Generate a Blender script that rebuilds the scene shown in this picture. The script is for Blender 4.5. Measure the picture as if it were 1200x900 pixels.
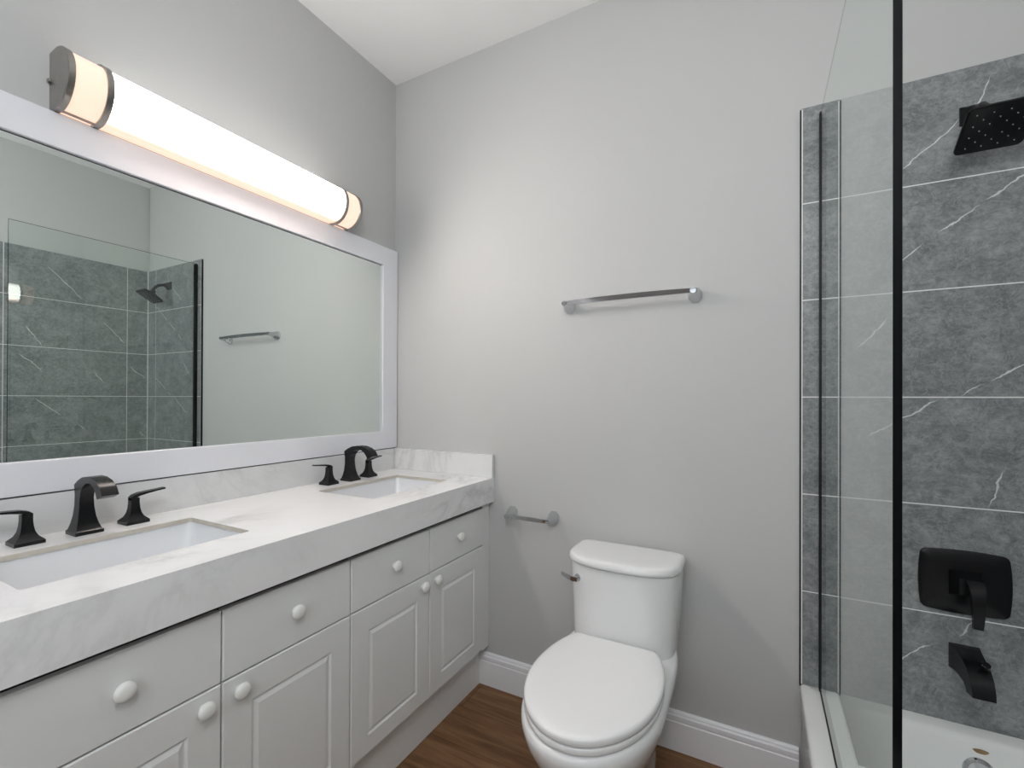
import bpy, bmesh, math
from mathutils import Vector, Matrix

for o in list(bpy.data.objects):
    bpy.data.objects.remove(o)
S = bpy.context.scene
COL = S.collection

# ------------------------------------------------------------------ camera
FPX, CYPX = 539.124, 465.688
YAW, PITCH, ROLL = math.radians(28.1603), math.radians(0.2022), math.radians(0.2014)
CAM = Vector((1.5804, -1.7265, 1.2408))
fw = Vector((-math.sin(YAW)*math.cos(PITCH), math.cos(YAW)*math.cos(PITCH), math.sin(PITCH)))
rt = Vector((math.cos(YAW), math.sin(YAW), 0))
up = rt.cross(fw)
r2 = math.cos(ROLL)*rt + math.sin(ROLL)*up
u2 = -math.sin(ROLL)*rt + math.cos(ROLL)*up
cd = bpy.data.cameras.new('camera')
cam = bpy.data.objects.new('camera', cd)
COL.objects.link(cam)
M = Matrix.Identity(4)
for i in range(3):
    M[i][0], M[i][1], M[i][2], M[i][3] = r2[i], u2[i], -fw[i], CAM[i]
cam.matrix_world = M
cd.sensor_width = 36.0
cd.lens = FPX/1200*36
cd.shift_y = (CYPX-450)/1200
cd.clip_start = 0.02
S.camera = cam

# ------------------------------------------------------------------ light and exposure
S.view_settings.view_transform = 'Standard'
S.view_settings.look = 'None'
S.view_settings.exposure = 0.04
S.view_settings.gamma = 1.0
S.view_settings.use_curve_mapping = False
LAMP = 275.0            # radiance of the vanity light's shade
WINDOW_FILL_W = 9.0             # watts of the cool fill light added outside the unseen window
CEIL_FILL_W = 23.0          # watts of the added point fill behind the camera, no fixture
w = bpy.data.worlds.new('world')
S.world = w
w.use_nodes = True
w.node_tree.nodes['Background'].inputs[0].default_value = (0.85, 0.93, 1.0, 1)
w.node_tree.nodes['Background'].inputs[1].default_value = 1.0
ld = bpy.data.lights.new('window_fill', 'AREA')  # added fill light, shining in from behind the camera
ld.shape = 'RECTANGLE'
ld.size, ld.size_y = 1.15, 1.15
ld.energy = WINDOW_FILL_W
ld.color = (0.90, 0.95, 1.0)
lo = bpy.data.objects.new('window_fill', ld)
lo.location = (1.25, -2.50, 1.55)
lo.rotation_euler = (math.radians(90), 0, 0)      # shines towards +y
COL.objects.link(lo)
lc = bpy.data.lights.new('ceiling_fill', 'POINT')  # added fill light in mid-air, brightens the room from above
lc.shadow_soft_size = 0.16
lc.energy = CEIL_FILL_W
lc.color = (0.97, 0.985, 1.0)
lco = bpy.data.objects.new('ceiling_fill', lc)
lco.location = (1.70, -1.95, 2.30)
COL.objects.link(lco)

# ------------------------------------------------------------------ dimensions (metres)
RW = 2.40              # right wall
FY = -2.40             # wall behind the camera
H = 2.788
CT = 0.900             # counter top
ZT0, TP = 0.3321, 0.306   # tile courses
TILE_TOP = ZT0 + 6*TP - 0.0025

# ------------------------------------------------------------------ node helpers
def mat(name):
    m = bpy.data.materials.new(name)
    m.use_nodes = True
    nt = m.node_tree
    return m, nt, nt.nodes['Principled BSDF']

def N(nt, t, **kw):
    n = nt.nodes.new(t)
    for k, v in kw.items():
        setattr(n, k, v)
    return n

def math_node(nt, op, a, b=None, c=None, clamp=False):
    n = nt.nodes.new('ShaderNodeMath')
    n.operation = op
    n.use_clamp = clamp
    for i, v in enumerate((a, b, c)):
        if v is None:
            continue
        if isinstance(v, (int, float)):
            n.inputs[i].default_value = v
        else:
            nt.links.new(v, n.inputs[i])
    return n.outputs[0]

def mix_col(nt, fac, a, b):
    n = nt.nodes.new('ShaderNodeMix')
    n.data_type = 'RGBA'
    for sock, v in ((n.inputs[0], fac), (n.inputs[6], a), (n.inputs[7], b)):
        if isinstance(v, (int, float)):
            sock.default_value = v
        elif isinstance(v, tuple):
            sock.default_value = v if len(v) == 4 else v + (1,)
        else:
            nt.links.new(v, sock)
    return n.outputs[2]

def ramp(nt, fac, stops):
    n = nt.nodes.new('ShaderNodeValToRGB')
    el = n.color_ramp.elements
    while len(el) < len(stops):
        el.new(0.5)
    for e, (p, c) in zip(el, stops):
        e.position = p
        e.color = c if len(c) == 4 else tuple(c) + (1,)
    nt.links.new(fac, n.inputs[0])
    return n.outputs[0]

def noise(nt, vec, scale, detail=4, rough=0.55, dist=0.0):
    n = nt.nodes.new('ShaderNodeTexNoise')
    n.inputs['Scale'].default_value = scale
    n.inputs['Detail'].default_value = detail
    n.inputs['Roughness'].default_value = rough
    n.inputs['Distortion'].default_value = dist
    if vec is not None:
        nt.links.new(vec, n.inputs['Vector'])
    return n.outputs['Fac']

def obj_co(nt):
    return nt.nodes.new('ShaderNodeTexCoord').outputs['Object']

def bump(nt, bs, height, strength=0.1, dist=0.01):
    b = nt.nodes.new('ShaderNodeBump')
    b.inputs['Strength'].default_value = strength
    b.inputs['Distance'].default_value = dist
    nt.links.new(height, b.inputs['Height'])
    nt.links.new(b.outputs[0], bs.inputs['Normal'])

def simple(name, col, rough=0.5, metal=0.0, spec=0.5, var=0.03, coat=0.0, scale=6.0, bumpy=0.0):
    m, nt, bs = mat(name)
    co = obj_co(nt)
    f = noise(nt, co, scale, 3)
    lo_ = tuple(max(0, c*(1-var)) for c in col)
    hi_ = tuple(min(1, c*(1+var)) for c in col)
    nt.links.new(ramp(nt, f, [(0.3, lo_), (0.7, hi_)]), bs.inputs['Base Color'])
    bs.inputs['Roughness'].default_value = rough
    bs.inputs['Metallic'].default_value = metal
    bs.inputs['Specular IOR Level'].default_value = spec
    bs.inputs['Coat Weight'].default_value = coat
    if bumpy:
        bump(nt, bs, noise(nt, co, 140, 3), bumpy, 0.002)
    return m

# ------------------------------------------------------------------ materials
M_wall = simple('wall_paint', (0.538, 0.540, 0.533), 0.62, var=0.012, scale=1.5, bumpy=0.12, spec=0.35)
M_ceil = simple('ceiling_paint', (0.90, 0.893, 0.885), 0.8, var=0.01, spec=0.2)
M_trim = simple('white_trim_paint', (0.87, 0.865, 0.89), 0.35, var=0.01)
M_frame = simple('white_frame_paint', (0.83, 0.83, 0.87), 0.35, var=0.01)
M_cab = simple('pale_grey_laminate', (0.80, 0.81, 0.80), 0.38, var=0.012)
M_carc = simple('cabinet_carcass', (0.07, 0.07, 0.07), 0.7)  # near black, paints in the shade of the gaps between fronts
M_knob = simple('white_ceramic_knob', (0.86, 0.86, 0.83), 0.16, var=0.01)
M_porc = simple('white_porcelain', (0.82, 0.82, 0.82), 0.09, var=0.006, coat=0.3)
M_seat = simple('white_seat_plastic', (0.86, 0.86, 0.86), 0.22, var=0.006)
M_tub = simple('white_tub_enamel', (0.80, 0.81, 0.80), 0.12, var=0.01, coat=0.2)
M_sink = simple('sink_porcelain', (0.80, 0.81, 0.83), 0.12, var=0.01)
M_black = simple('matte_black_metal', (0.006, 0.006, 0.007), 0.27, var=0.1, spec=0.32)
M_rubber = simple('black_seal', (0.006, 0.006, 0.007), 0.5, var=0.1, spec=0.3)
M_chrome = simple('chrome', (0.62, 0.63, 0.65), 0.09, 1.0, var=0.02)
M_nickel = simple('brushed_nickel', (0.36, 0.34, 0.32), 0.30, 1.0, var=0.06, scale=40)
M_beige = simple('raw_stone_edge', (0.58, 0.54, 0.47), 0.6, var=0.08, scale=30)
M_stain = simple('brown_stain', (0.27, 0.18, 0.09), 0.6, var=0.3, scale=60)
M_nozzle = simple('grey_nozzle', (0.32, 0.32, 0.34), 0.35)
M_white_caulk = simple('white_caulk', (0.75, 0.75, 0.75), 0.5)

def marble(name, base=(0.86, 0.857, 0.86), vein=(0.50, 0.50, 0.50), off=(0, 0, 0)):
    m, nt, bs = mat(name)
    co = obj_co(nt)
    mp = N(nt, 'ShaderNodeMapping')
    mp.inputs['Location'].default_value = off
    mp.inputs['Rotation'].default_value = (0.5, 0.35, 0.6)
    mp.inputs['Scale'].default_value = (1.0, 0.55, 1.0)
    nt.links.new(co, mp.inputs[0])
    a = noise(nt, mp.outputs[0], 2.6, 7, 0.62, 1.1)
    d = math_node(nt, 'ABSOLUTE', math_node(nt, 'SUBTRACT', a, 0.5))
    v = ramp(nt, d, [(0.0, (1, 1, 1)), (0.018, (0.55, 0.55, 0.55)), (0.06, (0.12, 0.12, 0.12)), (0.12, (0, 0, 0))])
    patch = ramp(nt, noise(nt, mp.outputs[0], 2.2, 3), [(0.44, (0, 0, 0)), (0.64, (1, 1, 1))])
    fac = math_node(nt, 'MULTIPLY', v, patch)
    fac = math_node(nt, 'MULTIPLY', fac, 0.65)
    nt.links.new(mix_col(nt, fac, base, vein), bs.inputs['Base Color'])
    bs.inputs['Roughness'].default_value = 0.16
    return m
M_marble = marble('white_marble_quartz')
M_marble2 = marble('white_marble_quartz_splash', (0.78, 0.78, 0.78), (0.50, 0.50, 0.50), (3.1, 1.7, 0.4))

def tile_mat(name, axis, j0, veins):
    """dark slate porcelain tiles with white grout; axis = 0 tiles run along x, 1 along y"""
    m, nt, bs = mat(name)
    co = obj_co(nt)
    sp = N(nt, 'ShaderNodeSeparateXYZ')
    nt.links.new(co, sp.inputs[0])
    u, z = sp.outputs[axis], sp.outputs[2]
    def grid(v, o, p):
        k = math_node(nt, 'DIVIDE', math_node(nt, 'SUBTRACT', v, o), p)
        k = math_node(nt, 'ABSOLUTE', math_node(nt, 'SUBTRACT', k, math_node(nt, 'ROUND', k)))
        return math_node(nt, 'LESS_THAN', math_node(nt, 'MULTIPLY', k, p), 0.0017)
    g = math_node(nt, 'MAXIMUM', grid(z, ZT0, TP), grid(u, j0, 0.6105))
    n1 = noise(nt, co, 9, 9, 0.72, 0.6)
    mp = N(nt, 'ShaderNodeMapping')
    mp.inputs['Rotation'].default_value = (0, 0.6, 0) if axis == 0 else (0.6, 0, 0)
    mp.inputs['Scale'].default_value = (14, 14, 40)
    nt.links.new(co, mp.inputs[0])
    n2 = noise(nt, mp.outputs[0], 1.6, 8, 0.75, 1.6)
    n3 = noise(nt, co, 55, 6, 0.75, 0.8)
    f = math_node(nt, 'ADD', math_node(nt, 'MULTIPLY', n1, 0.40), math_node(nt, 'MULTIPLY', n2, 0.25))
    f = math_node(nt, 'ADD', f, math_node(nt, 'MULTIPLY', n3, 0.35))
    base = ramp(nt, f, [(0.38, (0.115, 0.124, 0.131)), (0.49, (0.205, 0.216, 0.223)), (0.61, (0.345, 0.355, 0.360))])
    # thin crackle
    cr = noise(nt, co, 13, 6, 0.6, 2.0)
    cr = math_node(nt, 'ABSOLUTE', math_node(nt, 'SUBTRACT', cr, 0.5))
    crf = ramp(nt, cr, [(0.0, (0.45, 0.45, 0.45)), (0.02, (0, 0, 0))])
    base = mix_col(nt, crf, base, (0.42, 0.43, 0.43))
    # long white veins, each a wavering segment (u0, z0, u1, z1)
    wob = noise(nt, co, 22, 3, 0.6)
    wob = math_node(nt, 'MULTIPLY', math_node(nt, 'SUBTRACT', wob, 0.5), 0.026)
    brk = noise(nt, co, 30, 2, 0.5)
    vf = None
    for (u0, z0, u1, z1) in veins:
        L = math.hypot(u1-u0, z1-z0)
        tx, tz = (u1-u0)/L, (z1-z0)/L
        du = math_node(nt, 'SUBTRACT', u, u0)
        dz = math_node(nt, 'SUBTRACT', z, z0)
        t = math_node(nt, 'ADD', math_node(nt, 'MULTIPLY', du, tx), math_node(nt, 'MULTIPLY', dz, tz))
        nrm = math_node(nt, 'SUBTRACT', math_node(nt, 'MULTIPLY', dz, tx), math_node(nt, 'MULTIPLY', du, tz))
        nrm = math_node(nt, 'ABSOLUTE', math_node(nt, 'ADD', nrm, wob))
        tt = math_node(nt, 'ABSOLUTE', math_node(nt, 'SUBTRACT', t, L/2))      # past the ends: fade
        endf = math_node(nt, 'MULTIPLY', math_node(nt, 'SUBTRACT', L/2, tt), 1/0.03, clamp=True)
        wdt = math_node(nt, 'MULTIPLY', endf, 0.0024)
        one = math_node(nt, 'MULTIPLY', math_node(nt, 'SUBTRACT', wdt, nrm), 1/0.0012, clamp=True)
        vf = one if vf is None else math_node(nt, 'MAXIMUM', vf, one)
    if vf is not None:
        vf = math_node(nt, 'MULTIPLY', vf, math_node(nt, 'ADD', math_node(nt, 'MULTIPLY', brk, 0.8), 0.50, clamp=True))
        base = mix_col(nt, vf, base, (0.70, 0.71, 0.70))
    c = mix_col(nt, g, base, (0.82, 0.82, 0.81))
    nt.links.new(c, bs.inputs['Base Color'])
    bs.inputs['Roughness'].default_value = 0.34
    bs.inputs['Specular IOR Level'].default_value = 0.4
    hgt = math_node(nt, 'SUBTRACT', math_node(nt, 'MULTIPLY', f, 0.25), g)
    bump(nt, bs, hgt, 0.25, 0.002)
    return m

M_tile_b = tile_mat('slate_tile_back', 0, 2.289, [
    (1.940, 1.905, 2.085, 2.030), (2.106, 2.035, 2.140, 2.135), (2.025, 1.712, 2.120, 1.784), (2.120, 1.784, 2.32, 1.925),
    (1.930, 1.628, 2.000, 1.698), (2.072, 1.249, 2.130, 1.2935), (2.130, 1.2935, 2.300, 1.39), (1.86, 1.125, 2.035, 1.249),
    (2.130, 0.945, 2.170, 1.06), (1.930, 0.470, 2.020, 0.556), (2.074, 0.575, 2.105, 0.64), (1.84, 1.39, 1.925, 1.49)])
M_tile_r = tile_mat('slate_tile_right', 1, -0.1345, [
    (-0.56, 2.078, -0.375, 1.887), (-0.275, 1.766, -0.139, 1.617), (-0.66, 1.69, -0.565, 1.556), (-0.685, 1.518, -0.564, 1.40),
    (-0.609, 1.239, -0.474, 1.118), (-0.129, 1.472, -0.014, 1.373), (-0.328, 1.424, -0.254, 1.334), (-0.406, 1.071, -0.353, 1.017),
    (-0.07, 1.01, -0.012, 0.94), (-0.95, 1.55, -0.78, 1.36), (-1.2, 1.9, -1.0, 1.7)])

def wood():
    m, nt, bs = mat('wood_plank_floor')
    co = obj_co(nt)
    sp = N(nt, 'ShaderNodeSeparateXYZ')
    nt.links.new(co, sp.inputs[0])
    row = math_node(nt, 'FLOOR', math_node(nt, 'DIVIDE', sp.outputs[1], 0.18))
    frac = math_node(nt, 'FRACT', math_node(nt, 'DIVIDE', sp.outputs[1], 0.18))
    seam = math_node(nt, 'LESS_THAN', frac, 0.012)
    sh = math_node(nt, 'MULTIPLY', row, 0.437)
    ux = math_node(nt, 'ADD', math_node(nt, 'DIVIDE', sp.outputs[0], 1.2), sh)
    seam2 = math_node(nt, 'LESS_THAN', math_node(nt, 'FRACT', ux), 0.0025)
    seam = math_node(nt, 'MAXIMUM', seam, seam2)
    cb = N(nt, 'ShaderNodeCombineXYZ')
    nt.links.new(math_node(nt, 'MULTIPLY', sp.outputs[0], 2.0), cb.inputs[0])
    nt.links.new(math_node(nt, 'MULTIPLY', sp.outputs[1], 24.0), cb.inputs[1])
    nt.links.new(math_node(nt, 'ADD', math_node(nt, 'MULTIPLY', row, 3.7), math_node(nt, 'FLOOR', ux)), cb.inputs[2])
    g = noise(nt, cb.outputs[0], 1.4, 7, 0.65, 0.8)
    tone = noise(nt, cb.outputs[0], 0.35, 1)
    c = ramp(nt, g, [(0.25, (0.095, 0.043, 0.019)), (0.45, (0.215, 0.108, 0.050)), (0.62, (0.300, 0.160, 0.078)), (0.8, (0.38, 0.215, 0.115))])
    c = mix_col(nt, math_node(nt, 'MULTIPLY', tone, 0.5), c, (0.12, 0.055, 0.025))
    c = mix_col(nt, math_node(nt, 'MULTIPLY', seam, 0.7), c, (0.03, 0.014, 0.007))
    nt.links.new(c, bs.inputs['Base Color'])
    bs.inputs['Roughness'].default_value = 0.5
    bs.inputs['Specular IOR Level'].default_value = 0.3
    bump(nt, bs, g, 0.08, 0.002)
    return m
M_wood = wood()

def arch_glass(name, tint):
    """clear sheet: straight-through transmission plus the Fresnel reflection of its two faces, taken together where light enters"""
    m = bpy.data.materials.new(name)
    m.use_nodes = True
    nt = m.node_tree
    nt.nodes.remove(nt.nodes['Principled BSDF'])
    out = nt.nodes['Material Output']
    geo = N(nt, 'ShaderNodeNewGeometry')
    fr = N(nt, 'ShaderNodeFresnel')
    fr.inputs[0].default_value = 1.5
    F = fr.outputs[0]
    both = math_node(nt, 'DIVIDE', math_node(nt, 'MULTIPLY', F, 2.0), math_node(nt, 'ADD', F, 1.0))
    front = math_node(nt, 'SUBTRACT', 1.0, geo.outputs['Backfacing'])
    both = math_node(nt, 'MULTIPLY', both, front)
    tr = N(nt, 'ShaderNodeBsdfTransparent')
    tr.inputs[0].default_value = tint + (1,)
    gl = N(nt, 'ShaderNodeBsdfGlossy')
    gl.inputs['Roughness'].default_value = 0.0
    gl.inputs['Color'].default_value = (0.97, 1.0, 0.985, 1)
    mx = N(nt, 'ShaderNodeMixShader')
    nt.links.new(both, mx.inputs[0])
    nt.links.new(tr.outputs[0], mx.inputs[1])
    nt.links.new(gl.outputs[0], mx.inputs[2])
    nt.links.new(mx.outputs[0], out.inputs[0])
    return m
M_glass = arch_glass('clear_tempered_glass', (0.955, 0.982, 0.970))
M_pane = arch_glass('added_window_glass', (0.97, 0.98, 0.98))
M_gedge = simple('polished_glass_edge', (0.003, 0.004, 0.005), 0.12, var=0.1, spec=0.15)

m, nt, bs = mat('mirror_silver')
nz = ramp(nt, noise(nt, obj_co(nt), 0.8, 2), [(0, (0.85, 0.905, 0.875)), (1, (0.86, 0.915, 0.885))])
nt.links.new(nz, bs.inputs['Base Color'])
bs.inputs['Metallic'].default_value = 1.0
bs.inputs['Roughness'].default_value = 0.0
M_mirror = m

def shade_mat():
    """lit opal shade: glow set by angle to throw light down and forward, peach towards its lower edge and its two end sections"""
    m, nt, bs = mat('lit_opal_shade')
    co = obj_co(nt)
    sp = N(nt, 'ShaderNodeSeparateXYZ')
    nt.links.new(co, sp.inputs[0])
    ang = math_node(nt, 'ARCTAN2', sp.outputs[2], math_node(nt, 'SUBTRACT', sp.outputs[0], 0.036))
    def sstep(v, a, b):
        mr = N(nt, 'ShaderNodeMapRange')
        mr.interpolation_type = 'SMOOTHSTEP'
        mr.inputs[1].default_value = a
        mr.inputs[2].default_value = b
        nt.links.new(v, mr.inputs[0])
        return mr.outputs[0]
    lowf = sstep(ang, math.radians(-80), math.radians(-22))
    upf = math_node(nt, 'ADD', math_node(nt, 'MULTIPLY', sstep(ang, math.radians(80), math.radians(35)), 0.03), math_node(nt, 'MULTIPLY', sstep(ang, math.radians(-5), math.radians(-60)), 0.80))
    ay = math_node(nt, 'ABSOLUTE', sp.outputs[1])
    me = N(nt, 'ShaderNodeMapRange')
    me.interpolation_type = 'SMOOTHSTEP'
    me.inputs[1].default_value = 0.393
    me.inputs[2].default_value = 0.380
    nt.links.new(ay, me.inputs[0])
    f = math_node(nt, 'MULTIPLY', lowf, me.outputs[0])
    f2 = math_node(nt, 'MULTIPLY', math_node(nt, 'POWER', f, 2.8), upf)
    f2 = math_node(nt, 'MULTIPLY', f2, sstep(ay, 0.40, 0.12))
    stren = math_node(nt, 'ADD', math_node(nt, 'MULTIPLY', f2, LAMP), math_node(nt, 'ADD', math_node(nt, 'MULTIPLY', f, math_node(nt, 'ADD', math_node(nt, 'MULTIPLY', sstep(ang, math.radians(78), math.radians(25)), 9.0), 1.2)), 1.0))
    c = mix_col(nt, f, (1.0, 0.67, 0.51), (1.0, 0.955, 0.92))
    nt.links.new(c, bs.inputs['Emission Color'])
    nt.links.new(stren, bs.inputs['Emission Strength'])
    bs.inputs['Base Color'].default_value = (0.35, 0.33, 0.30, 1)
    bs.inputs['Roughness'].default_value = 0.35
    return m
M_shade = shade_mat()

# ------------------------------------------------------------------ mesh helpers (world coordinates in, local mesh out)
def obj(name, bm, mats, parent=None, loc=None, smooth=None):
    base = Vector(loc) if loc is not None else Vector((0, 0, 0))
    if parent is not None:
        base = wloc(parent)
    bmesh.ops.recalc_face_normals(bm, faces=bm.faces)
    bm.transform(Matrix.Translation(-base))
    me = bpy.data.meshes.new(name)
    bm.to_mesh(me)
    bm.free()
    for mm in (mats if isinstance(mats, (list, tuple)) else [mats]):
        me.materials.append(mm)
    if smooth is not None:
        me.polygons.foreach_set('use_smooth', [True]*len(me.polygons))
        me.set_sharp_from_angle(angle=math.radians(smooth))
    o = bpy.data.objects.new(name, me)
    COL.objects.link(o)
    if parent is not None:
        o.parent = parent
    else:
        o.location = base
    return o

def wloc(o):
    v = o.location.copy()
    while o.parent is not None:
        o = o.parent
        v += o.location
    return v

def tag(o, label, cat=None, group=None):
    o['label'] = label
    if cat:
        o['category'] = cat
    if group:
        o['group'] = group
    return o

def thing(name, label, cat, loc, group=None):
    o = bpy.data.objects.new(name, None)
    o.empty_display_size = 0.05
    o.location = loc
    COL.objects.link(o)
    return tag(o, label, cat, group)

def struct(name, bm, mats, smooth=None):
    o = obj(name, bm, mats, smooth=smooth)
    o['kind'] = 'structure'
    return o

def copy_tree(o, parent=None):
    c = o.copy()
    COL.objects.link(c)
    if parent is not None:
        c.parent = parent
    for ch in list(o.children):
        copy_tree(ch, c)
    return c

def add_box(bm, a, b, bev=0.0, seg=2, mi=0):
    x0, y0, z0 = [min(p, q) for p, q in zip(a, b)]
    x1, y1, z1 = [max(p, q) for p, q in zip(a, b)]
    vs = [bm.verts.new(p) for p in ((x0, y0, z0), (x1, y0, z0), (x1, y1, z0), (x0, y1, z0),
                                    (x0, y0, z1), (x1, y0, z1), (x1, y1, z1), (x0, y1, z1))]
    fs = [bm.faces.new([vs[i] for i in q]) for q in
          ((3, 2, 1, 0), (4, 5, 6, 7), (0, 1, 5, 4), (1, 2, 6, 5), (2, 3, 7, 6), (3, 0, 4, 7))]
    for f in fs:
        f.material_index = mi
    if bev:
        es = list({e for f in fs for e in f.edges})
        bmesh.ops.bevel(bm, geom=es, offset=bev, segments=seg, affect='EDGES', profile=0.5)
    return fs

def box(a, b, bev=0.0, seg=2):
    bm = bmesh.new()
    add_box(bm, a, b, bev, seg)
    return bm

def add_loft(bm, loops, cap0=True, cap1=True, closed=True, mi=0):
    rows = [[bm.verts.new(p) for p in L] for L in loops]
    n = len(rows[0])
    for A, B in zip(rows, rows[1:]):
        for i in range(n if closed else n-1):
            j = (i+1) % n
            f = bm.faces.new((A[i], A[j], B[j], B[i]))
            f.material_index = mi
    if cap0:
        bm.faces.new(list(reversed(rows[0]))).material_index = mi
    if cap1:
        bm.faces.new(rows[-1]).material_index = mi
    return rows

def loft(loops, **k):
    bm = bmesh.new()
    add_loft(bm, loops, **k)
    return bm

def add_lathe(bm, prof, origin, axis, n=32, mi=0):
    """prof = [(r, h)...] around axis through origin; closed with caps"""
    ax = Vector(axis).normalized()
    t = Vector((0, 0, 1)) if abs(ax.z) < 0.9 else Vector((1, 0, 0))
    e1 = ax.cross(t).normalized()
    e2 = ax.cross(e1)
    o = Vector(origin)
    loops = []
    for r, h in prof:
        r = max(r, 1e-4)
        loops.append([o + ax*h + e1*(r*math.cos(2*math.pi*i/n)) + e2*(r*math.sin(2*math.pi*i/n)) for i in range(n)])
    add_loft(bm, loops, mi=mi)

def add_tube(bm, pts, r, n=16):
    P = [Vector(p) for p in pts]
    rs = r if isinstance(r, (list, tuple)) else [r]*len(P)
    loops = []
    prev = None
    for i, p in enumerate(P):
        d = (P[min(i+1, len(P)-1)] - P[max(i-1, 0)]).normalized()
        if prev is None:
            t = Vector((0, 0, 1)) if abs(d.z) < 0.9 else Vector((1, 0, 0))
            e1 = d.cross(t).normalized()
        else:
            e1 = (prev - d*prev.dot(d)).normalized()
        prev = e1
        e2 = d.cross(e1)
        loops.append([p + e1*(rs[i]*math.cos(2*math.pi*k/n)) + e2*(rs[i]*math.sin(2*math.pi*k/n)) for k in range(n)])
    add_loft(bm, loops)

def rrect(x0, x1, y0, y1, r, z, k=5):
    """rounded rectangle loop in the horizontal plane"""
    pts = []
    for cx, cy, a0 in ((x1-r, y1-r, 0), (x0+r, y1-r, 90), (x0+r, y0+r, 180), (x1-r, y0+r, 270)):
        for i in range(k+1):
            a = math.radians(a0 + 90*i/k)
            pts.append(Vector((cx+r*math.cos(a), cy+r*math.sin(a), z)))
    return pts

def plate_with_holes(outer, holes, z0, z1, hole_mi=1):
    """horizontal slab from loops of (x, y); hole walls take material hole_mi"""
    bm = bmesh.new()
    rings = []
    for L in [outer]+holes:
        vs = [bm.verts.new((p[0], p[1], z1)) for p in L]
        es = [bm.edges.new((vs[i], vs[(i+1) % len(vs)])) for i in range(len(vs))]
        rings.append((vs, es))
    bmesh.ops.triangle_fill(bm, use_beauty=True, use_dissolve=False, edges=[e for _, es in rings for e in es])
    top = list(bm.faces)
    low = {}
    for vs, _ in rings:
        for v in vs:
            low[v] = bm.verts.new((v.co.x, v.co.y, z0))
    for f in top:
        bm.faces.new([low[v] for v in reversed(f.verts)])
    for k, (vs, _) in enumerate(rings):
        for i in range(len(vs)):
            a, b = vs[i], vs[(i+1) % len(vs)]
            bm.faces.new((a, b, low[b], low[a])).material_index = hole_mi if k else 0
    return bm

def panel_rings(bm, x_of, ys, zs, rings, back):
    """front slab facing +x: rings = [(inset, depth)]; nested rectangles, flat back"""
    (y0, y1), (z0, z1) = ys, zs
    loops = [[(back, y0, z0), (back, y1, z0), (back, y1, z1), (back, y0, z1)]]
    for (i0, i1, j0, j1), dx in rings:
        loops.append([(x_of+dx, y0+i0, z0+j0), (x_of+dx, y1-i1, z0+j0), (x_of+dx, y1-i1, z1-j1), (x_of+dx, y0+i0, z1-j1)])
    add_loft(bm, loops)

# ------------------------------------------------------------------ the room
struct('floor', box((-0.1, FY-0.1, -0.08), (RW+0.1, 0.1, 0.0)), M_wood)
struct('ceiling', box((-0.1, FY-0.1, H), (RW+0.1, 0.1, H+0.08)), M_ceil)
struct('wall_left', box((-0.1, FY-0.1, 0), (0, 0.1, H)), M_wall)
struct('wall_back', box((0, 0, 0), (RW, 0.1, H)), M_wall)
struct('wall_right', box((RW+0.01, FY-0.1, 0), (RW+0.11, 0.1, H)), M_wall)
# wall behind the camera with an opening for the added window
WX0, WX1, WZ0, WZ1 = 0.68, 1.82, 1.05, 2.20
bm = bmesh.new()
add_box(bm, (0, FY-0.1, 0), (WX0, FY, H))
add_box(bm, (WX1, FY-0.1, 0), (RW+0.01, FY, H))
add_box(bm, (WX0, FY-0.1, 0), (WX1, FY, WZ0))
add_box(bm, (WX0, FY-0.1, WZ1), (WX1, FY, H))
struct('wall_front', bm, M_wall)
bm = bmesh.new()
for a, b in (((WX0, FY-0.07, WZ0), (WX0+0.05, FY-0.02, WZ1)), ((WX1-0.05, FY-0.07, WZ0), (WX1, FY-0.02, WZ1)),
             ((WX0+0.05, FY-0.07, WZ0), (WX1-0.05, FY-0.02, WZ0+0.05)), ((WX0+0.05, FY-0.07, WZ1-0.05), (WX1-0.05, FY-0.02, WZ1)),
             ((WX0+0.05, FY-0.06, 1.60), (WX1-0.05, FY-0.03, 1.64))):
    add_box(bm, a, b, 0.004)
added_win = struct('added_window_1', bm, M_trim)  # unseen window, added to let the fill light in
obj('added_window_pane', box((WX0+0.04, FY-0.048, WZ0+0.04), (WX1-0.04, FY-0.044, WZ1-0.04)), M_pane, added_win)

# tile surround on the back and right walls, with its black edge strip
struct('trim_1', box((1.7005, -0.008, 0.338), (RW+0.0, 0.004, TILE_TOP)), M_tile_b)
struct('trim_2', box((RW, -1.60, 0.338), (RW+0.014, -0.0001, TILE_TOP)), M_tile_r)
bm = bmesh.new()
add_box(bm, (1.6965, -0.0105, 0.338), (1.7003, 0.003, TILE_TOP-0.004), mi=0)
add_box(bm, (1.7003, -0.0098, 0.345), (1.7040, -0.0075, TILE_TOP-0.004), mi=1)
struct('trim_3', bm, [M_rubber, M_white_caulk])
struct('trim_4', box((RW-0.0045, -0.0120, 0.343), (RW-0.0001, -0.0081, TILE_TOP)), M_white_caulk)   # grouted inside corner

# moulded baseboard on the back wall
prof = [(0, 0), (0.016, 0), (0.016, 0.100), (0.0135, 0.103), (0.0135, 0.106), (0.015, 0.109), (0.015, 0.122),
        (0.011, 0.1245), (0.0095, 0.1275), (0.0095, 0.131), (0.006, 0.136), (0, 0.137)]
bm = loft([[(x, -p[0], p[1]) for p in prof] for x in (0.50, 1.695)])
struct('baseboard_back', bm, M_trim)
bm = loft([[(p[0], y, p[1]) for p in prof] for y in (FY, -1.60)])
struct('baseboard_left', bm, M_trim)

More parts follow.
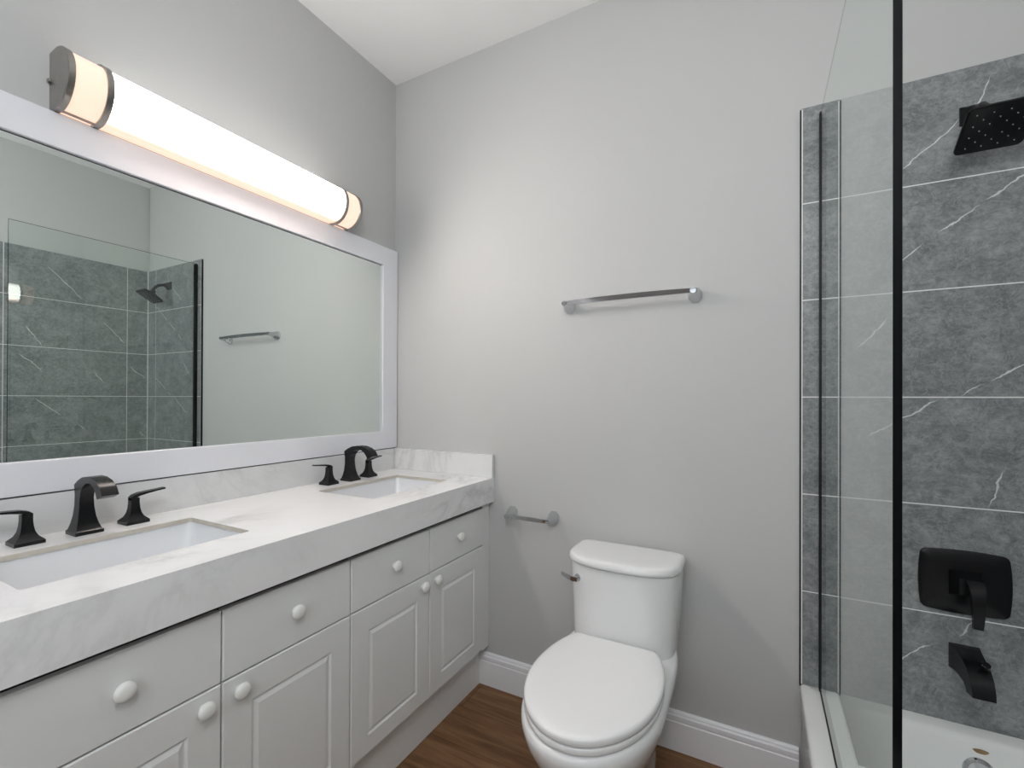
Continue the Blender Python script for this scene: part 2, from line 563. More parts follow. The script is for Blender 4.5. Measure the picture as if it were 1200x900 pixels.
# ------------------------------------------------------------------ vanity cabinets
XF, XB = 0.550, 0.531          # front face and back of the door leaves
def add_knob(parent, y, z, label=None):
    bm = bmesh.new()
    add_lathe(bm, [(0.0095, 0), (0.0090, 0.003), (0.0085, 0.006), (0.0110, 0.0085), (0.0165, 0.0105), (0.0183, 0.0135),
                   (0.0180, 0.0165), (0.0160, 0.0200), (0.0115, 0.0225), (0.0055, 0.0238), (0.0003, 0.024)],
              (XF-0.0005, y, z), (1, 0, 0), 28)
    return obj('knob', bm, M_knob, parent, smooth=40)

def vanity_cabinet(y1, label):
    """double-door unit whose right side (towards the back wall) is at y1"""
    W2 = 0.3600
    y0 = y1 - 2*W2
    t = thing('vanity_cabinet', label, 'cabinet', (0.27, (y0+y1)/2, 0), 'vanity cabinets under the countertop')
    bm = bmesh.new()
    add_box(bm, (0.003, y0+0.0005, 0.165), (0.529, y0+0.018, 0.772))
    add_box(bm, (0.003, y1-0.018, 0.165), (0.529, y1-0.0005, 0.772))
    add_box(bm, (0.003, y0+0.018, 0.165), (0.529, y1-0.018, 0.183))
    add_box(bm, (0.003, y0+0.018, 0.183), (0.012, y1-0.018, 0.772))
    add_box(bm, (0.505, y0+0.018, 0.600), (0.529, y1-0.018, 0.636))
    add_box(bm, (0.44, (y0+y1)/2-0.010, 0.183), (0.529, (y0+y1)/2+0.010, 0.770))
    obj('carcass', bm, M_carc, t)
    obj('toe_kick', box((0.492, y0+0.0004, 0.0), (0.508, y1-0.0004, 0.165)), M_cab, t)
    g = 0.0017
    for k in (0, 1):
        a, b = y0+k*W2+g, y0+(k+1)*W2-g
        bm = bmesh.new()
        e = 0.0025
        panel_rings(bm, XF, (a, b), (0.176, 0.6170), [
            ((0, 0, 0, 0), -e), ((e, e, e, e), 0),
            ((0.066, 0.066, 0.054, 0.072), 0), ((0.070, 0.070, 0.058, 0.076), -0.0045), ((0.073, 0.073, 0.061, 0.079), -0.0045),
            ((0.083, 0.083, 0.072, 0.089), 0)], XB)
        d = obj('door', bm, M_cab, t)
        add_knob(d, (b-0.036) if k == 0 else (a+0.036), 0.585)
        bm = bmesh.new()
        panel_rings(bm, XF, (a, b), (0.6205, 0.7760), [((0, 0, 0, 0), -e), ((e, e, e, e), 0)], XB)
        dr = obj('drawer', bm, M_cab, t)
        add_knob(dr, (a+b)/2, 0.704)
    return t

cabR = vanity_cabinet(-0.0570, 'pale grey vanity cabinet in the corner beside the toilet, two doors and two drawers')
obj('filler_panel', box((0.500, -0.0570, 0.166), (0.5455, -0.0005, 0.790), 0.001), M_cab, cabR)
obj('toe_kick_end', box((0.492, -0.0570, 0.0), (0.508, -0.0165, 0.165)), M_cab, cabR)
cabL = copy_tree(cabR)
cabL.location.y -= 0.7203
tag(cabL, 'pale grey vanity cabinet nearer the camera, left of the corner cabinet, two doors', 'cabinet')
for ch in list(cabL.children):                       # no corner filler on the left unit
    if ch.name.startswith(('filler_panel', 'toe_kick_end')):
        bpy.data.objects.remove(ch)

# ------------------------------------------------------------------ countertop with two sink cut-outs
VEND = -1.572
SX0, SX1 = 0.155, 0.432
SINKS = [(-0.572, -0.152), (-1.420, -1.000)]
top = thing('countertop', 'long white marble countertop with thick front apron over the vanity cabinets', 'countertop', (0.285, VEND/2, 0.796))
holes = [[(p.x, p.y) for p in rrect(SX0, SX1, a, b, 0.009, 0, 4)] for a, b in SINKS]
bm = plate_with_holes([(0.001, VEND), (0.5480, VEND), (0.5480, -0.001), (0.001, -0.001)], holes, CT-0.012, CT)
add_box(bm, (0.5480, VEND, 0.7965), (0.5704, -0.001, CT))
obj('slab', bm, [M_marble, M_beige], top)
obj('backsplash', box((0.001, VEND, CT), (0.0165, -0.001, 0.9995), 0.0012), M_marble2, top)
obj('side_splash', box((0.0167, -0.0185, CT), (0.5702, -0.001, 0.9995), 0.0012), M_marble2, top)

# ------------------------------------------------------------------ undermount sinks
def sink(ya, yb, label):
    t = thing('sink', label, 'sink', ((SX0+SX1)/2, (ya+yb)/2, CT-0.165), 'undermount sinks in the countertop')
    g = 0.004
    x0, x1, y0, y1 = SX0-g, SX1+g, ya-g, yb+g
    zt = CT-0.0125
    def ring(i, z, r):
        return rrect(x0+i, x1-i, y0+i, y1-i, r, z)
    inner = [ring(-0.022, zt-0.012, 0.03), ring(-0.022, zt, 0.03), ring(0, zt, 0.018), ring(0.003, zt-0.012, 0.02), ring(0.012, zt-0.100, 0.035),
             ring(0.022, zt-0.122, 0.045), ring(0.045, zt-0.133, 0.05), ring(0.10, zt-0.138, 0.035), ring(0.128, zt-0.140, 0.010)]
    outer = [ring(0.10, zt-0.152, 0.035), ring(0.045, zt-0.148, 0.05), ring(0.012, zt-0.13, 0.045), ring(0.0, zt-0.10, 0.03), ring(-0.008, zt-0.012, 0.03)]
    bm = loft(inner + outer, cap0=False, cap1=False)
    # underside joins: close both ends
    bm.verts.ensure_lookup_table()
    obj('basin', bm, M_sink, t, smooth=50)
    bm = bmesh.new()
    cx, cy = (x0+x1)/2, (y0+y1)/2
    add_box(bm, (cx-0.02, cy-0.09, zt-0.1455), (cx+0.02, cy+0.09, zt-0.1395))
    obj('basin_floor', bm, M_sink, t)
    bm = bmesh.new()
    add_lathe(bm, [(0.026, 0), (0.026, 0.003), (0.021, 0.005), (0.019, 0.004), (0.015, 0.007), (0.006, 0.0085), (0.0003, 0.009)],
              (cx, cy, zt-0.1395), (0, 0, 1), 28)
    obj('drain', bm, M_black, t, smooth=40)
    return t
sink(*SINKS[0], 'rectangular white undermount sink in the far corner by the side splash')
sink(*SINKS[1], 'rectangular white undermount sink at the left edge, nearest the camera')

# ------------------------------------------------------------------ widespread faucets
def rect_sec(c, n, wy, th):
    """rectangle section centred at c=(x,z); n = unit normal of the path's tangent in xz; wy = width in y, th = thickness along n"""
    cx, cz, y = c
    return [Vector((cx+s*n[0]*th/2, y+q*wy/2, cz+s*n[1]*th/2)) for s, q in ((-1, -1), (-1, 1), (1, 1), (1, -1))]

def bevel_mesh(bm, off, seg=2, ang=25):
    es = [e for e in bm.edges if len(e.link_faces) == 2 and e.calc_face_angle(0) > math.radians(ang)]
    bmesh.ops.bevel(bm, geom=es, offset=off, segments=seg, affect='EDGES', profile=0.5, clamp_overlap=True)

def faucet(yc, label):
    t = thing('faucet', label, 'faucet', (0.083, yc, CT), 'black widespread faucets')
    # spout: outer (back/top) and inner (front/under) edges of the side profile with the width in y
    P = [  # outer x,z   inner x,z   width
        ((0.0540, 0.000), (0.1120, 0.000), 0.056), ((0.0540, 0.0085), (0.1120, 0.0085), 0.056), ((0.0570, 0.011), (0.1080, 0.011), 0.050),
        ((0.0610, 0.026), (0.1010, 0.024), 0.042), ((0.0640, 0.045), (0.0955, 0.042), 0.035), ((0.0650, 0.070), (0.0925, 0.066), 0.0300),
        ((0.0640, 0.096), (0.0920, 0.088), 0.0280), ((0.0600, 0.121), (0.0970, 0.106), 0.0280), ((0.0800, 0.1330), (0.1080, 0.1190), 0.0285),
        ((0.1050, 0.1430), (0.1240, 0.1285), 0.0290), ((0.1320, 0.1470), (0.1400, 0.1320), 0.0300), ((0.1600, 0.1460), (0.1560, 0.1310), 0.0310),
        ((0.1870, 0.1390), (0.1730, 0.1230), 0.0320), ((0.2080, 0.1260), (0.1860, 0.1100), 0.0330), ((0.2200, 0.1080), (0.1920, 0.0980), 0.0330)]
    loops = []
    for (ox, oz), (ix, iz), wd in P:
        loops.append([Vector((ox, yc-wd/2, CT+oz)), Vector((ox, yc+wd/2, CT+oz)), Vector((ix, yc+wd/2, CT+iz)), Vector((ix, yc-wd/2, CT+iz))])
    bm = loft(loops)
    bevel_mesh(bm, 0.0012, 2, 40)
    obj('spout', bm, M_black, t, smooth=32)
    for s in (-1, 1):
        yh = yc + s*0.105
        xh = 0.078
        secs = [(0.0265, 0.0), (0.0265, 0.0080), (0.0240, 0.0105), (0.0170, 0.018), (0.0128, 0.028), (0.0106, 0.040), (0.0096, 0.054), (0.0096, 0.068)]
        bm = loft([[Vector((xh-a, yh-a, CT+z)), Vector((xh+a, yh-a, CT+z)), Vector((xh+a, yh+a, CT+z)), Vector((xh-a, yh+a, CT+z))] for a, z in secs])
        bevel_mesh(bm, 0.0010, 2, 40)
        hd = obj('handle', bm, M_black, t, smooth=32)
        # flat lever running outwards
        path = [(-0.0096, 0.0685, 0.0065, 0.0096), (-0.003, 0.0742, 0.0080, 0.0100), (0.010, 0.0785, 0.0066, 0.0104), (0.028, 0.0805, 0.0046, 0.0112), (0.050, 0.0825, 0.0036, 0.0100), (0.072, 0.0845, 0.0034, 0.0088)]
        loops = [[Vector((xh-hw, yh+s*dy, CT+z-th)), Vector((xh+hw, yh+s*dy, CT+z-th)), Vector((xh+hw, yh+s*dy, CT+z+th*0.2)), Vector((xh-hw, yh+s*dy, CT+z+th*0.2))]
                 for dy, z, th, hw in path]
        bm = loft(loops)
        bevel_mesh(bm, 0.0008, 2, 40)
        obj('lever', bm, M_black, hd, smooth=32)
    return t
faucet(-0.352, 'black two-handle faucet behind the far corner sink')
faucet(-1.210, 'black two-handle faucet behind the sink nearest the camera')

# ------------------------------------------------------------------ framed mirror
mt = thing('wall_mirror', 'wide wall mirror in a flat white frame above the backsplash', 'mirror', (0, VEND/2, 1.48))
FZ0, FZ1, FT = 1.0035, 1.9598, 0.0198
IZ0, IZ1, IY1, IY0 = 1.0856, 1.8721, -0.1010, VEND+0.101
OY1, OY0 = -0.0035, VEND
bm = bmesh.new()
loops = []
for (a0, a1, b0, b1), x in (((OY0, OY1, FZ0, FZ1), 0.0), ((OY0, OY1, FZ0, FZ1), FT-0.0015), ((OY0+0.0015, OY1-0.0015, FZ0+0.0015, FZ1-0.0015), FT),
                            ((IY0-0.002, IY1+0.002, IZ0-0.002, IZ1+0.002), FT), ((IY0, IY1, IZ0, IZ1), FT-0.002), ((IY0, IY1, IZ0, IZ1), 0.0)):
    loops.append([(x, a0, b0), (x, a1, b0), (x, a1, b1), (x, a0, b1)])
rows = add_loft(bm, loops, cap0=False, cap1=False)
A, B = rows[-1], rows[0]
for i in range(4):
    bm.faces.new((A[i], A[(i+1) % 4], B[(i+1) % 4], B[i]))
obj('frame', bm, M_frame, mt)
obj('mirror_glass', box((0.0005, IY0+0.0035, IZ0+0.0002), (0.0100, IY1-0.0035, IZ1-0.0035)), M_mirror, mt)
obj('gap_shade_strip', box((0.0003, OY0, 0.9997), (0.0090, OY1, FZ0-0.0002)), M_rubber, mt)  # black strip painting the shade in the gap under the frame
obj('mirror_edge', box((0.0003, IY0+0.0001, IZ0+0.0001), (0.0070, IY1-0.0001, IZ1-0.0001)), M_rubber, mt)

# ------------------------------------------------------------------ vanity light
LY0, LY1, LZ = -1.257, -0.318, 2.037
vl = thing('vanity_light', 'long lit half-round vanity light with nickel bands above the mirror', 'wall light', (0, (LY0+LY1)/2, LZ))
def dprof(y, grow=0.0, x0=0.0, n=20):
    pts = [Vector((x0, y, LZ-0.071-grow)), ]
    for i in range(n+1):
        a = math.radians(-90 + 180*i/n)
        pts.append(Vector((0.036+(0.073+grow)*math.cos(a), y, LZ+(0.0735+grow)*math.sin(a))))
    pts.append(Vector((x0, y, LZ+0.071+grow)))
    return pts
obj('shade', loft([dprof(LY0+0.006, 0, 0.008), dprof(LY1-0.006, 0, 0.008)]), M_shade, vl, smooth=40)
obj('backplate', box((0.0, LY0+0.006, LZ-0.0765), (0.0078, LY1-0.006, LZ+0.0765), 0.001), M_nickel, vl)
for ya, yb in ((LY0, LY0+0.015), (LY1-0.015, LY1)):
    bm = loft([dprof(ya, 0.0015), dprof(ya+0.002, 0.0035), dprof(yb-0.001, 0.0035), dprof(yb, 0.0025)])
    obj('end_cap', bm, M_nickel, vl, smooth=40)
for yb in (LY0+0.084, LY1-0.084):
    bm = bmesh.new()
    ra, rb = dprof(yb-0.007, 0.0055, 0.0082), dprof(yb+0.007, 0.0055, 0.0082)
    rc, rd = dprof(yb+0.007, 0.0003, 0.0082), dprof(yb-0.007, 0.0003, 0.0082)
    R = [[bm.verts.new(p) for p in L] for L in (ra, rb, rc, rd)]
    n = len(ra)
    for q in range(4):
        Aq, Bq = R[q], R[(q+1) % 4]
        for i in range(n-1):
            bm.faces.new((Aq[i], Aq[i+1], Bq[i+1], Bq[i]))
    bm.faces.new([R[q][0] for q in range(4)])
    bm.faces.new([R[q][n-1] for q in (3, 2, 1, 0)])
    obj('band', bm, M_nickel, vl, smooth=40)
for ya, yb in ((LY0+0.012, LY0+0.084), (LY1-0.084, LY1-0.012)):
    obj('rail', box((0.030, ya, LZ-0.0775), (0.038, yb, LZ-0.0728), 0.001), M_nickel, vl)
    obj('rail', box((0.030, ya, LZ+0.0728), (0.038, yb, LZ+0.0775), 0.001), M_nickel, vl)
bm = bmesh.new()
add_lathe(bm, [(0.0042, 0), (0.0042, 0.002), (0.0058, 0.003), (0.0058, 0.006), (0.003, 0.008)], (0.007, LY0+0.001, LZ), (0, -1, 0), 16)
obj('finial', bm, M_nickel, vl, smooth=40)

# ------------------------------------------------------------------ towel bar and paper holder (same family)
def bar_post(bm, x, z, yb, zb, big, s):
    """faceted arm flaring from the bar end to its wall plate"""
    secs = [(0.0, z, 0.024*big, 0.027*big), (-0.006, z, 0.025*big, 0.028*big), (-0.016, z+(zb-z)*0.2, 0.021*big, 0.023*big),
            (-0.036, z+(zb-z)*0.6, 0.0150*big, 0.014*big), (yb-0.006, zb, 0.0105, 0.0100)]
    loops = []
    for y, zz, hw, hh in secs:
        loops.append([Vector((x+hw*math.cos(a), y-0.0005, zz+hh*math.sin(a))) for a in [math.radians(22.5+45*i) for i in range(8)]])
    add_loft(bm, loops)

def bar_fixture(name, label, cat, xa, xb, z, zb, over):
    t = thing(name, label, cat, ((xa+xb)/2, 0, z))
    yb = -0.060
    n = 14
    loops = []
    for i in range(n+1):
        u = i/n
        x = xa-over + (xb-xa+2*over)*u
        arch = 0.002*math.sin(math.pi*u)
        hh = 0.0085 - 0.0025*abs(2*u-1)**3
        hy = 0.0042
        tl = 0.0028              # the blade leans outward at its upper edge
        y = yb - 0.004*math.sin(math.pi*u)
        loops.append([Vector((x, y-hy+tl, zb+arch-hh)), Vector((x, y+hy+tl, zb+arch-hh)), Vector((x, y+hy-tl, zb+arch+hh)), Vector((x, y-hy-tl, zb+arch+hh))])
    bm = loft(loops)
    bevel_mesh(bm, 0.0018, 2, 40)
    obj('bar', bm, M_chrome, t, smooth=35)
    for x in (xa, xb):
        bm = bmesh.new()
        bar_post(bm, x, z, yb, zb, 1.0, 1)
        bevel_mesh(bm, 0.0012, 2, 20)
        obj('post', bm, M_chrome, t, smooth=30)
    return t
bar_fixture('towel_bar', 'chrome towel bar on the grey back wall above the toilet', 'towel bar', 0.918, 1.385, 1.606, 1.612, 0.012)
bar_fixture('toilet_paper_holder', 'short chrome toilet paper holder on the wall between vanity and toilet, empty', 'toilet paper holder', 0.664, 0.852, 0.762, 0.757, 0.006)

# ------------------------------------------------------------------ toilet
TX = 1.172
def egg(z, w, yb, ym, yf, eb=4.0, ef=2.0, n=64, xc=TX, cut=None):
    """outline with half width w at ym; front half a superellipse of power ef to yf, back half of power eb to yb"""
    pts = []
    for i in range(n):
        a = 2*math.pi*i/n
        c, s = math.cos(a), math.sin(a)
        e, L = (ef, ym-yf) if s < 0 else (eb, yb-ym)
        x = w*math.copysign(abs(c)**(2/e), c)
        y = L*math.copysign(abs(s)**(2/e), s)
        yy = ym+y
        if cut is not None:
            yy = min(yy, cut)
        pts.append(Vector((xc+x, yy, z)))
    return pts
toi = thing('toilet', 'white one-piece toilet with closed lid against the back wall', 'toilet', (TX, -0.35, 0))
secs = [(0.0, 0.111, -0.050, -0.34, -0.560, 4.5, 2.2), (0.018, 0.115, -0.048, -0.34, -0.560, 4.5, 2.2), (0.060, 0.114, -0.046, -0.34, -0.562, 4.5, 2.2),
        (0.130, 0.117, -0.042, -0.36, -0.580, 4.5, 2.2), (0.200, 0.128, -0.038, -0.39, -0.615, 4.5, 2.15), (0.260, 0.148, -0.034, -0.42, -0.655, 4.5, 2.1),
        (0.315, 0.170, -0.030, -0.44, -0.694, 4.5, 2.1), (0.355, 0.184, -0.026, -0.45, -0.718, 4.5, 2.05), (0.385, 0.190, -0.024, -0.455, -0.727, 4.5, 2.05),
        (0.402, 0.189, -0.024, -0.455, -0.726, 4.5, 2.05), (0.410, 0.183, -0.026, -0.455, -0.718, 4.5, 2.05), (0.412, 0.172, -0.030, -0.455, -0.70, 4.5, 2.05)]
bm = loft([egg(*s) for s in secs])
obj('bowl', bm, M_porc, toi, smooth=60)
def tank_ring(z, w, yb, ym, yf):
    return egg(z, w, yb, ym, yf, 9.0, 2.7)
secs = [(0.380, 0.166, -0.024, -0.150, -0.238), (0.430, 0.170, -0.023, -0.145, -0.236), (0.50, 0.176, -0.022, -0.135, -0.236), (0.58, 0.1805, -0.021, -0.130, -0.239),
        (0.640, 0.184, -0.020, -0.130, -0.242), (0.6745, 0.1855, -0.020, -0.130, -0.243), (0.6760, 0.182, -0.022, -0.130, -0.240)]
bm = loft([tank_ring(*s) for s in secs])
tank = obj('tank', bm, M_porc, toi, smooth=60)
secs = [(0.6785, 0.180, -0.024, -0.132, -0.240), (0.6790, 0.188, -0.020, -0.132, -0.250), (0.6820, 0.191, -0.018, -0.132, -0.254), (0.690, 0.191, -0.018, -0.132, -0.254),
        (0.700, 0.1885, -0.020, -0.132, -0.2515), (0.7045, 0.183, -0.024, -0.132, -0.246), (0.7065, 0.172, -0.030, -0.132, -0.235), (0.7075, 0.14, -0.05, -0.132, -0.205)]
bm = loft([tank_ring(*s) for s in secs])
obj('tank_lid', bm, M_porc, toi, smooth=60)
def seat_ring(z, d, cut=-0.248):
    return egg(z, 0.183-d, -0.150, -0.455, -0.721+d, 2.0, 2.0, cut=cut-d*0.3)
secs = [(0.4155, 0.004), (0.4165, 0.001), (0.420, 0.0), (0.428, 0.0), (0.4305, 0.0015), (0.4315, 0.006)]
bm = loft([seat_ring(z, d, -0.262) for z, d in secs])
obj('seat', bm, M_seat, toi, smooth=50)
secs = [(0.4340, 0.005), (0.4350, 0.001), (0.4385, -0.001), (0.4490, -0.001), (0.4530, 0.001), (0.4560, 0.006), (0.4580, 0.018), (0.4595, 0.06)]
bm = loft([seat_ring(z, d) for z, d in secs])
obj('seat_lid', bm, M_seat, toi, smooth=50)
for s in (-1, 1):
    obj('hinge', box((TX+s*0.075-0.022, -0.262, 0.411), (TX+s*0.075+0.022, -0.2365, 0.440), 0.005, 3), M_seat, toi, smooth=40)
# flush lever: round boss with a paddle pointing to the left
bm = bmesh.new()
px, py, pz = 1.034, -0.2215, 0.627
add_lathe(bm, [(0.0125, 0), (0.0125, 0.006), (0.010, 0.010), (0.008, 0.014), (0.0003, 0.015)], (px, py+0.006, pz), (-0.25, -0.97, 0), 24)
path = [(0.004, 0.000, -0.014, 0.0075, 0.0045), (-0.012, 0.001, -0.017, 0.0075, 0.0045), (-0.030, 0.004, -0.017, 0.0065, 0.0035), (-0.048, 0.009, -0.014, 0.0060, 0.0028), (-0.056, 0.012, -0.011, 0.0045, 0.0024)]
add_loft(bm, [[Vector((px+dx, py+dy-ty, pz+dz-hz)), Vector((px+dx, py+dy+ty, pz+dz-hz)), Vector((px+dx, py+dy+ty, pz+dz+hz)), Vector((px+dx, py+dy-ty, pz+dz+hz))]
              for dx, dz, dy, hz, ty in path])
obj('flush_lever', bm, M_chrome, toi, smooth=40)

# ------------------------------------------------------------------ bathtub
TZ = 0.3430
tub = thing('bathtub', 'white alcove bathtub under the slate tiles behind the glass screen', 'bathtub', (2.05, -0.775, 0))
X0, X1, Y0, Y1 = 1.6985, RW-0.0005, -1.555, -0.0005
loops = [rrect(X0+0.004, X1, Y0, Y1, 0.004, 0.0), rrect(X0+0.004, X1, Y0, Y1, 0.004, 0.30), rrect(X0, X1, Y0, Y1, 0.006, 0.306), rrect(X0, X1, Y0, Y1, 0.006, TZ-0.010),
         rrect(X0+0.003, X1, Y0, Y1, 0.006, TZ-0.003), rrect(X0+0.010, X1, Y0, Y1, 0.006, TZ),
         rrect(X0+0.088, X1-0.05, Y0+0.07, Y1-0.048, 0.075, TZ), rrect(X0+0.097, X1-0.058, Y0+0.08, Y1-0.056, 0.078, TZ-0.006), rrect(X0+0.102, X1-0.063, Y0+0.09, Y1-0.061, 0.08, TZ-0.020),
         rrect(X0+0.122, X1-0.085, Y0+0.17, Y1-0.095, 0.09, 0.13), rrect(X0+0.145, X1-0.105, Y0+0.21, Y1-0.120, 0.10, 0.085), rrect(X0+0.19, X1-0.15, Y0+0.27, Y1-0.17, 0.09, 0.066)]
obj('tub_shell', loft(loops), M_tub, tub, smooth=45)
# overflow plate on the end wall of the basin
nrm = Vector((0, -1, 0.17)).normalized()
oc = Vector((2.095, Y1-0.0705, 0.262))
bm = bmesh.new()
add_lathe(bm, [(0.034, -0.004), (0.034, 0.004), (0.031, 0.008), (0.026, 0.0095), (0.024, 0.0075), (0.010, 0.0085), (0.0003, 0.009)], oc, nrm, 40)
obj('overflow_plate', bm, M_chrome, tub, smooth=35)
bm = bmesh.new()
sc = Vector((2.101, Y1-0.0633, 0.3120))
e1, e2 = Vector((1, 0, 0)), nrm.cross(Vector((1, 0, 0))).normalized()
add_loft(bm, [[sc + nrm*h + e1*(0.0155*(k-h*60)*math.cos(a)*(1+0.12*math.sin(3*a))) + e2*(0.0058*(k-h*60)*math.sin(a)) for a in [2*math.pi*i/24 for i in range(24)]] for h, k in ((-0.001, 1.0), (0.0011, 1.0))])
tag(obj('chip', bm, M_stain, tub), 'brown chipped spot above the overflow plate')
bm = bmesh.new()
add_lathe(bm, [(0.030, 0), (0.030, 0.003), (0.022, 0.004), (0.0003, 0.006)], (2.06, -0.27, 0.0655), (0, 0, 1), 28)
obj('drain', bm, M_chrome, tub, smooth=35)

# ------------------------------------------------------------------ glass screen
GX0, GX1, GY, GZ0, GZ1 = 1.7500, 1.7610, -0.8885, TZ+0.006, 2.1370
gs = thing('shower_screen', 'fixed clear glass shower screen standing on the bathtub rim', 'shower screen', (1.7555, GY/2, TZ))
bm = bmesh.new()
c = 0.0030                     # polished chamfer along the top edge
prof = [(GX0, GZ0), (GX1, GZ0), (GX1, GZ1-c), (GX1-c, GZ1), (GX0+c, GZ1), (GX0, GZ1-c)]
rows = add_loft(bm, [[(x, y, z) for x, z in prof] for y in (GY, -0.0105)])
bm.faces.ensure_lookup_table()
for f in bm.faces:
    cc = f.calc_center_median()
    if abs(cc.y-GY) < 1e-5 or (GZ1-c+1e-5 < cc.z < GZ1-1e-5 and cc.x < GX0+c):
        f.material_index = 1
obj('glass_pane', bm, [M_glass, M_gedge], gs)
bm = bmesh.new()
for a, b in ((GX0-0.0030, GX0-0.0003), (GX1+0.0003, GX1+0.0030)):
    add_box(bm, (a, -0.026, TZ+0.0005), (b, -0.0084, GZ1-0.004))
add_box(bm, (GX0-0.0003, -0.0104, TZ+0.0005), (GX1+0.0003, -0.0084, GZ1-0.004))
obj('wall_channel', bm, M_rubber, gs)
obj('bottom_seal', box((GX0-0.0015, GY, TZ+0.0005), (GX1+0.0015, -0.0265, GZ0-0.0003)), M_rubber, gs)

# ------------------------------------------------------------------ shower head
sh = thing('wall_shower', 'black square shower head on a bent arm high on the slate tile', 'shower head', (2.10, -0.008, 2.030))
bm = bmesh.new()
fl = [(0.0, 0.026), (0.006, 0.025), (0.012, 0.021), (0.020, 0.015), (0.032, 0.0115)]
add_loft(bm, [[Vector((2.10+sx*a, -0.0085-h, 2.030+sz*a)) for sx, sz in ((-1, -1), (1, -1), (1, 1), (-1, 1))] for h, a in fl])
bevel_mesh(bm, 0.005, 3, 40)
obj('flange', bm, M_black, sh, smooth=35)
bm = bmesh.new()
add_tube(bm, [(2.10, -0.02, 2.030), (2.100, -0.055, 2.026), (2.100, -0.078, 2.018), (2.100, -0.094, 2.005), (2.103, -0.106, 1.986), (2.106, -0.112, 1.972)], 0.0095)
obj('arm', bm, M_black, sh, smooth=50)
# head: face tilted towards the room; local frame a (across), b (from the wall edge to the room edge), n (out of the back)
hc = Vector((2.108, -0.130, 1.930))
bdir = Vector((0, -0.86, 0.51)).normalized()
adir = Vector((1, 0, 0))
ndir = adir.cross(bdir)
if ndir.z < 0:
    ndir = -ndir
def squircle(s, h, e=8.0, n=56):
    r = 0.20 if e > 4.5 else (0.5 if e > 2.5 else 0.98)
    return [hc + adir*(s*p.x) + bdir*(s*0.96*p.y) + ndir*h for p in rrect(-1, 1, -1, 1, r, 0, 9)]
bm = loft([squircle(0.064, 0.0), squircle(0.0665, 0.002), squircle(0.067, 0.007), squircle(0.063, 0.012), squircle(0.048, 0.020, 5), squircle(0.030, 0.030, 3), squircle(0.017, 0.044, 2.2), squircle(0.014, 0.056, 2)])
head = obj('spray_head', bm, M_black, sh, smooth=40)
k = 0
for i in range(-3, 4):
    for j in range(-3, 4):
        if (i+j) % 2 == 0 and abs(i)+abs(j) > 1:
            c = hc + adir*(i*0.0155) + bdir*(j*0.0150)
            bm = bmesh.new()
            add_lathe(bm, [(0.0014, -0.001), (0.0012, 0.0022), (0.0003, 0.0026)], c, -ndir, 8)
            obj('nozzle', bm, M_nozzle, head, smooth=50)

# ------------------------------------------------------------------ shower valve
VX, VZ = 2.082, 0.738
sv = thing('shower_valve', 'black shower valve plate with a lever handle on the slate tile', 'shower valve', (VX, -0.008, VZ))
def vsq(s, y, e=9.0, n=72, sz=0.90):
    out = []
    for p in rrect(-1, 1, -1, 1, 0.14, 0, 6):
        X, Z = p.x, p.y
        out.append(Vector((VX+s*X*(1-0.06*Z*Z), y, VZ+s*sz*Z*(1-0.06*X*X))))
    # extra points along each side so the sides bow gently
    full = []
    for i, p in enumerate(out):
        q = out[(i+1) % len(out)]
        full.append(p)
        if (q-p).length > s*0.8:
            P0, P1 = ((p-Vector((VX, y, VZ)))/s, (q-Vector((VX, y, VZ)))/s)
            for k in range(1, 8):
                m_ = p.lerp(q, k/8)
                t_ = 4*(k/8)*(1-k/8)
                d_ = (m_-Vector((VX, y, VZ)))
                if abs(q.x-p.x) > abs(q.z-p.z):
                    m_.z += math.copysign(0.045*s*t_, d_.z)
                else:
                    m_.x += math.copysign(0.045*s*t_, d_.x)
                full.append(m_)
    return full
bm = loft([vsq(0.096, -0.0081), vsq(0.0975, -0.011), vsq(0.0965, -0.0155), vsq(0.090, -0.0185), vsq(0.060, -0.0225)])
obj('plate', bm, M_black, sv, smooth=40)
bm = loft([[Vector((VX+sx*a, y, VZ+sz*a)) for sx, sz in ((-1, -1), (1, -1), (1, 1), (-1, 1))] for y, a in ((-0.020, 0.034), (-0.026, 0.033), (-0.046, 0.024), (-0.058, 0.022))])
bevel_mesh(bm, 0.002, 2, 40)
obj('hub', bm, M_black, sv, smooth=35)
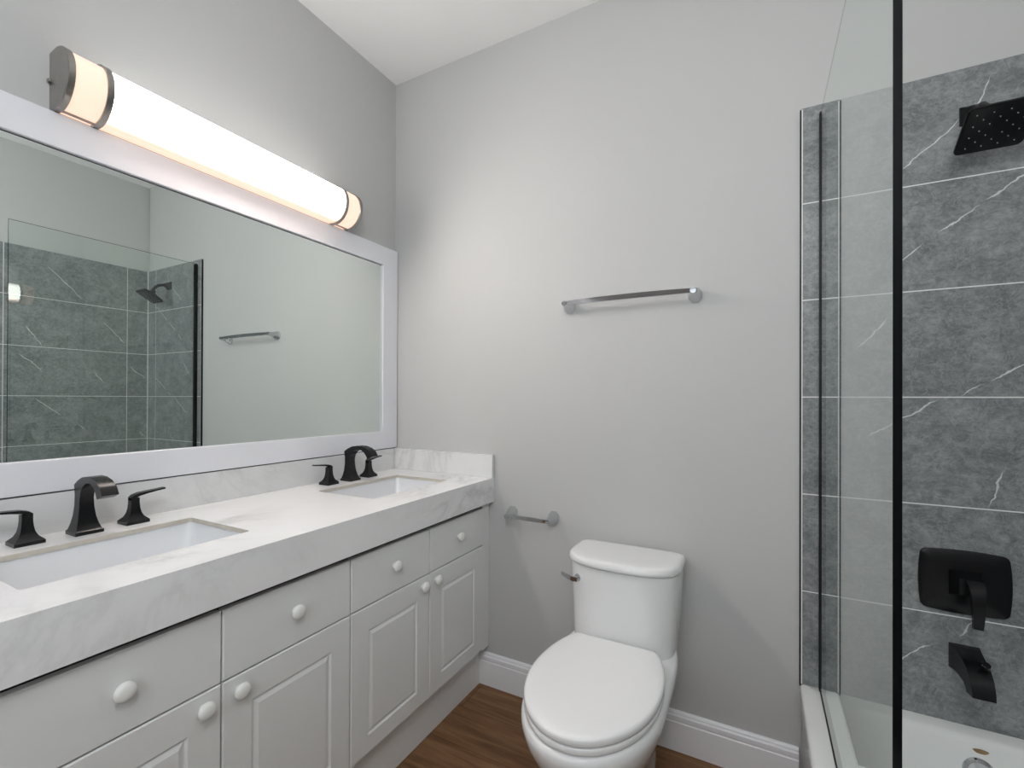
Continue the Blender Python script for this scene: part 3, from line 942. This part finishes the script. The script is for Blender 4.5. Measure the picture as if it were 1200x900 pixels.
path = [(-0.056, 0.022, 0.008, 0.018), (-0.070, 0.010, 0.009, 0.016), (-0.080, -0.012, 0.009, 0.014), (-0.083, -0.045, 0.0075, 0.0125), (-0.083, -0.076, 0.006, 0.011), (-0.081, -0.098, 0.005, 0.010)]
loops = [[Vector((VX+0.008-hw, y-th, VZ+dz)), Vector((VX+0.008+hw, y-th, VZ+dz)), Vector((VX+0.008+hw, y+th, VZ+dz)), Vector((VX+0.008-hw, y+th, VZ+dz))] for y, dz, th, hw in path]
bm = loft(loops)
bevel_mesh(bm, 0.0018, 2, 40)
obj('lever', bm, M_black, sv, smooth=35)

# ------------------------------------------------------------------ tub spout
ts = thing('tub_spout', 'black curved tub spout with diverter below the shower valve', 'tub spout', (2.083, -0.008, 0.53))
SXc = 2.083
P = [  # y, top z, bottom z, half width
    (-0.0085, 0.5640, 0.4980, 0.0315), (-0.012, 0.5650, 0.4975, 0.0315), (-0.030, 0.5630, 0.5010, 0.0290), (-0.055, 0.5600, 0.5030, 0.0262), (-0.080, 0.5555, 0.5010, 0.0248)]
loops = [[Vector((SXc-hw, y, zb)), Vector((SXc+hw, y, zb)), Vector((SXc+hw, y, zt)), Vector((SXc-hw, y, zt))] for y, zt, zb, hw in P]
for (yt, zt), (yb2, zb), hw in (((-0.108, 0.5460), (-0.090, 0.4980), 0.0238), ((-0.128, 0.5280), (-0.097, 0.4910), 0.0232), ((-0.140, 0.5050), (-0.101, 0.4850), 0.0226), ((-0.144, 0.4870), (-0.102, 0.4800), 0.0220)):
    loops.append([Vector((SXc-hw, yb2, zb)), Vector((SXc+hw, yb2, zb)), Vector((SXc+hw, yt, zt)), Vector((SXc-hw, yt, zt))])
bm = loft(loops)
bevel_mesh(bm, 0.0025, 2, 40)
obj('spout_body', bm, M_black, ts, smooth=35)
bm = bmesh.new()
add_lathe(bm, [(0.0060, -0.006), (0.0060, 0.010), (0.0100, 0.012), (0.0100, 0.021), (0.008, 0.023)], (SXc+0.011, -0.106, 0.5470), (0, -0.45, 0.9), 20)
obj('diverter_knob', bm, M_black, ts, smooth=35)
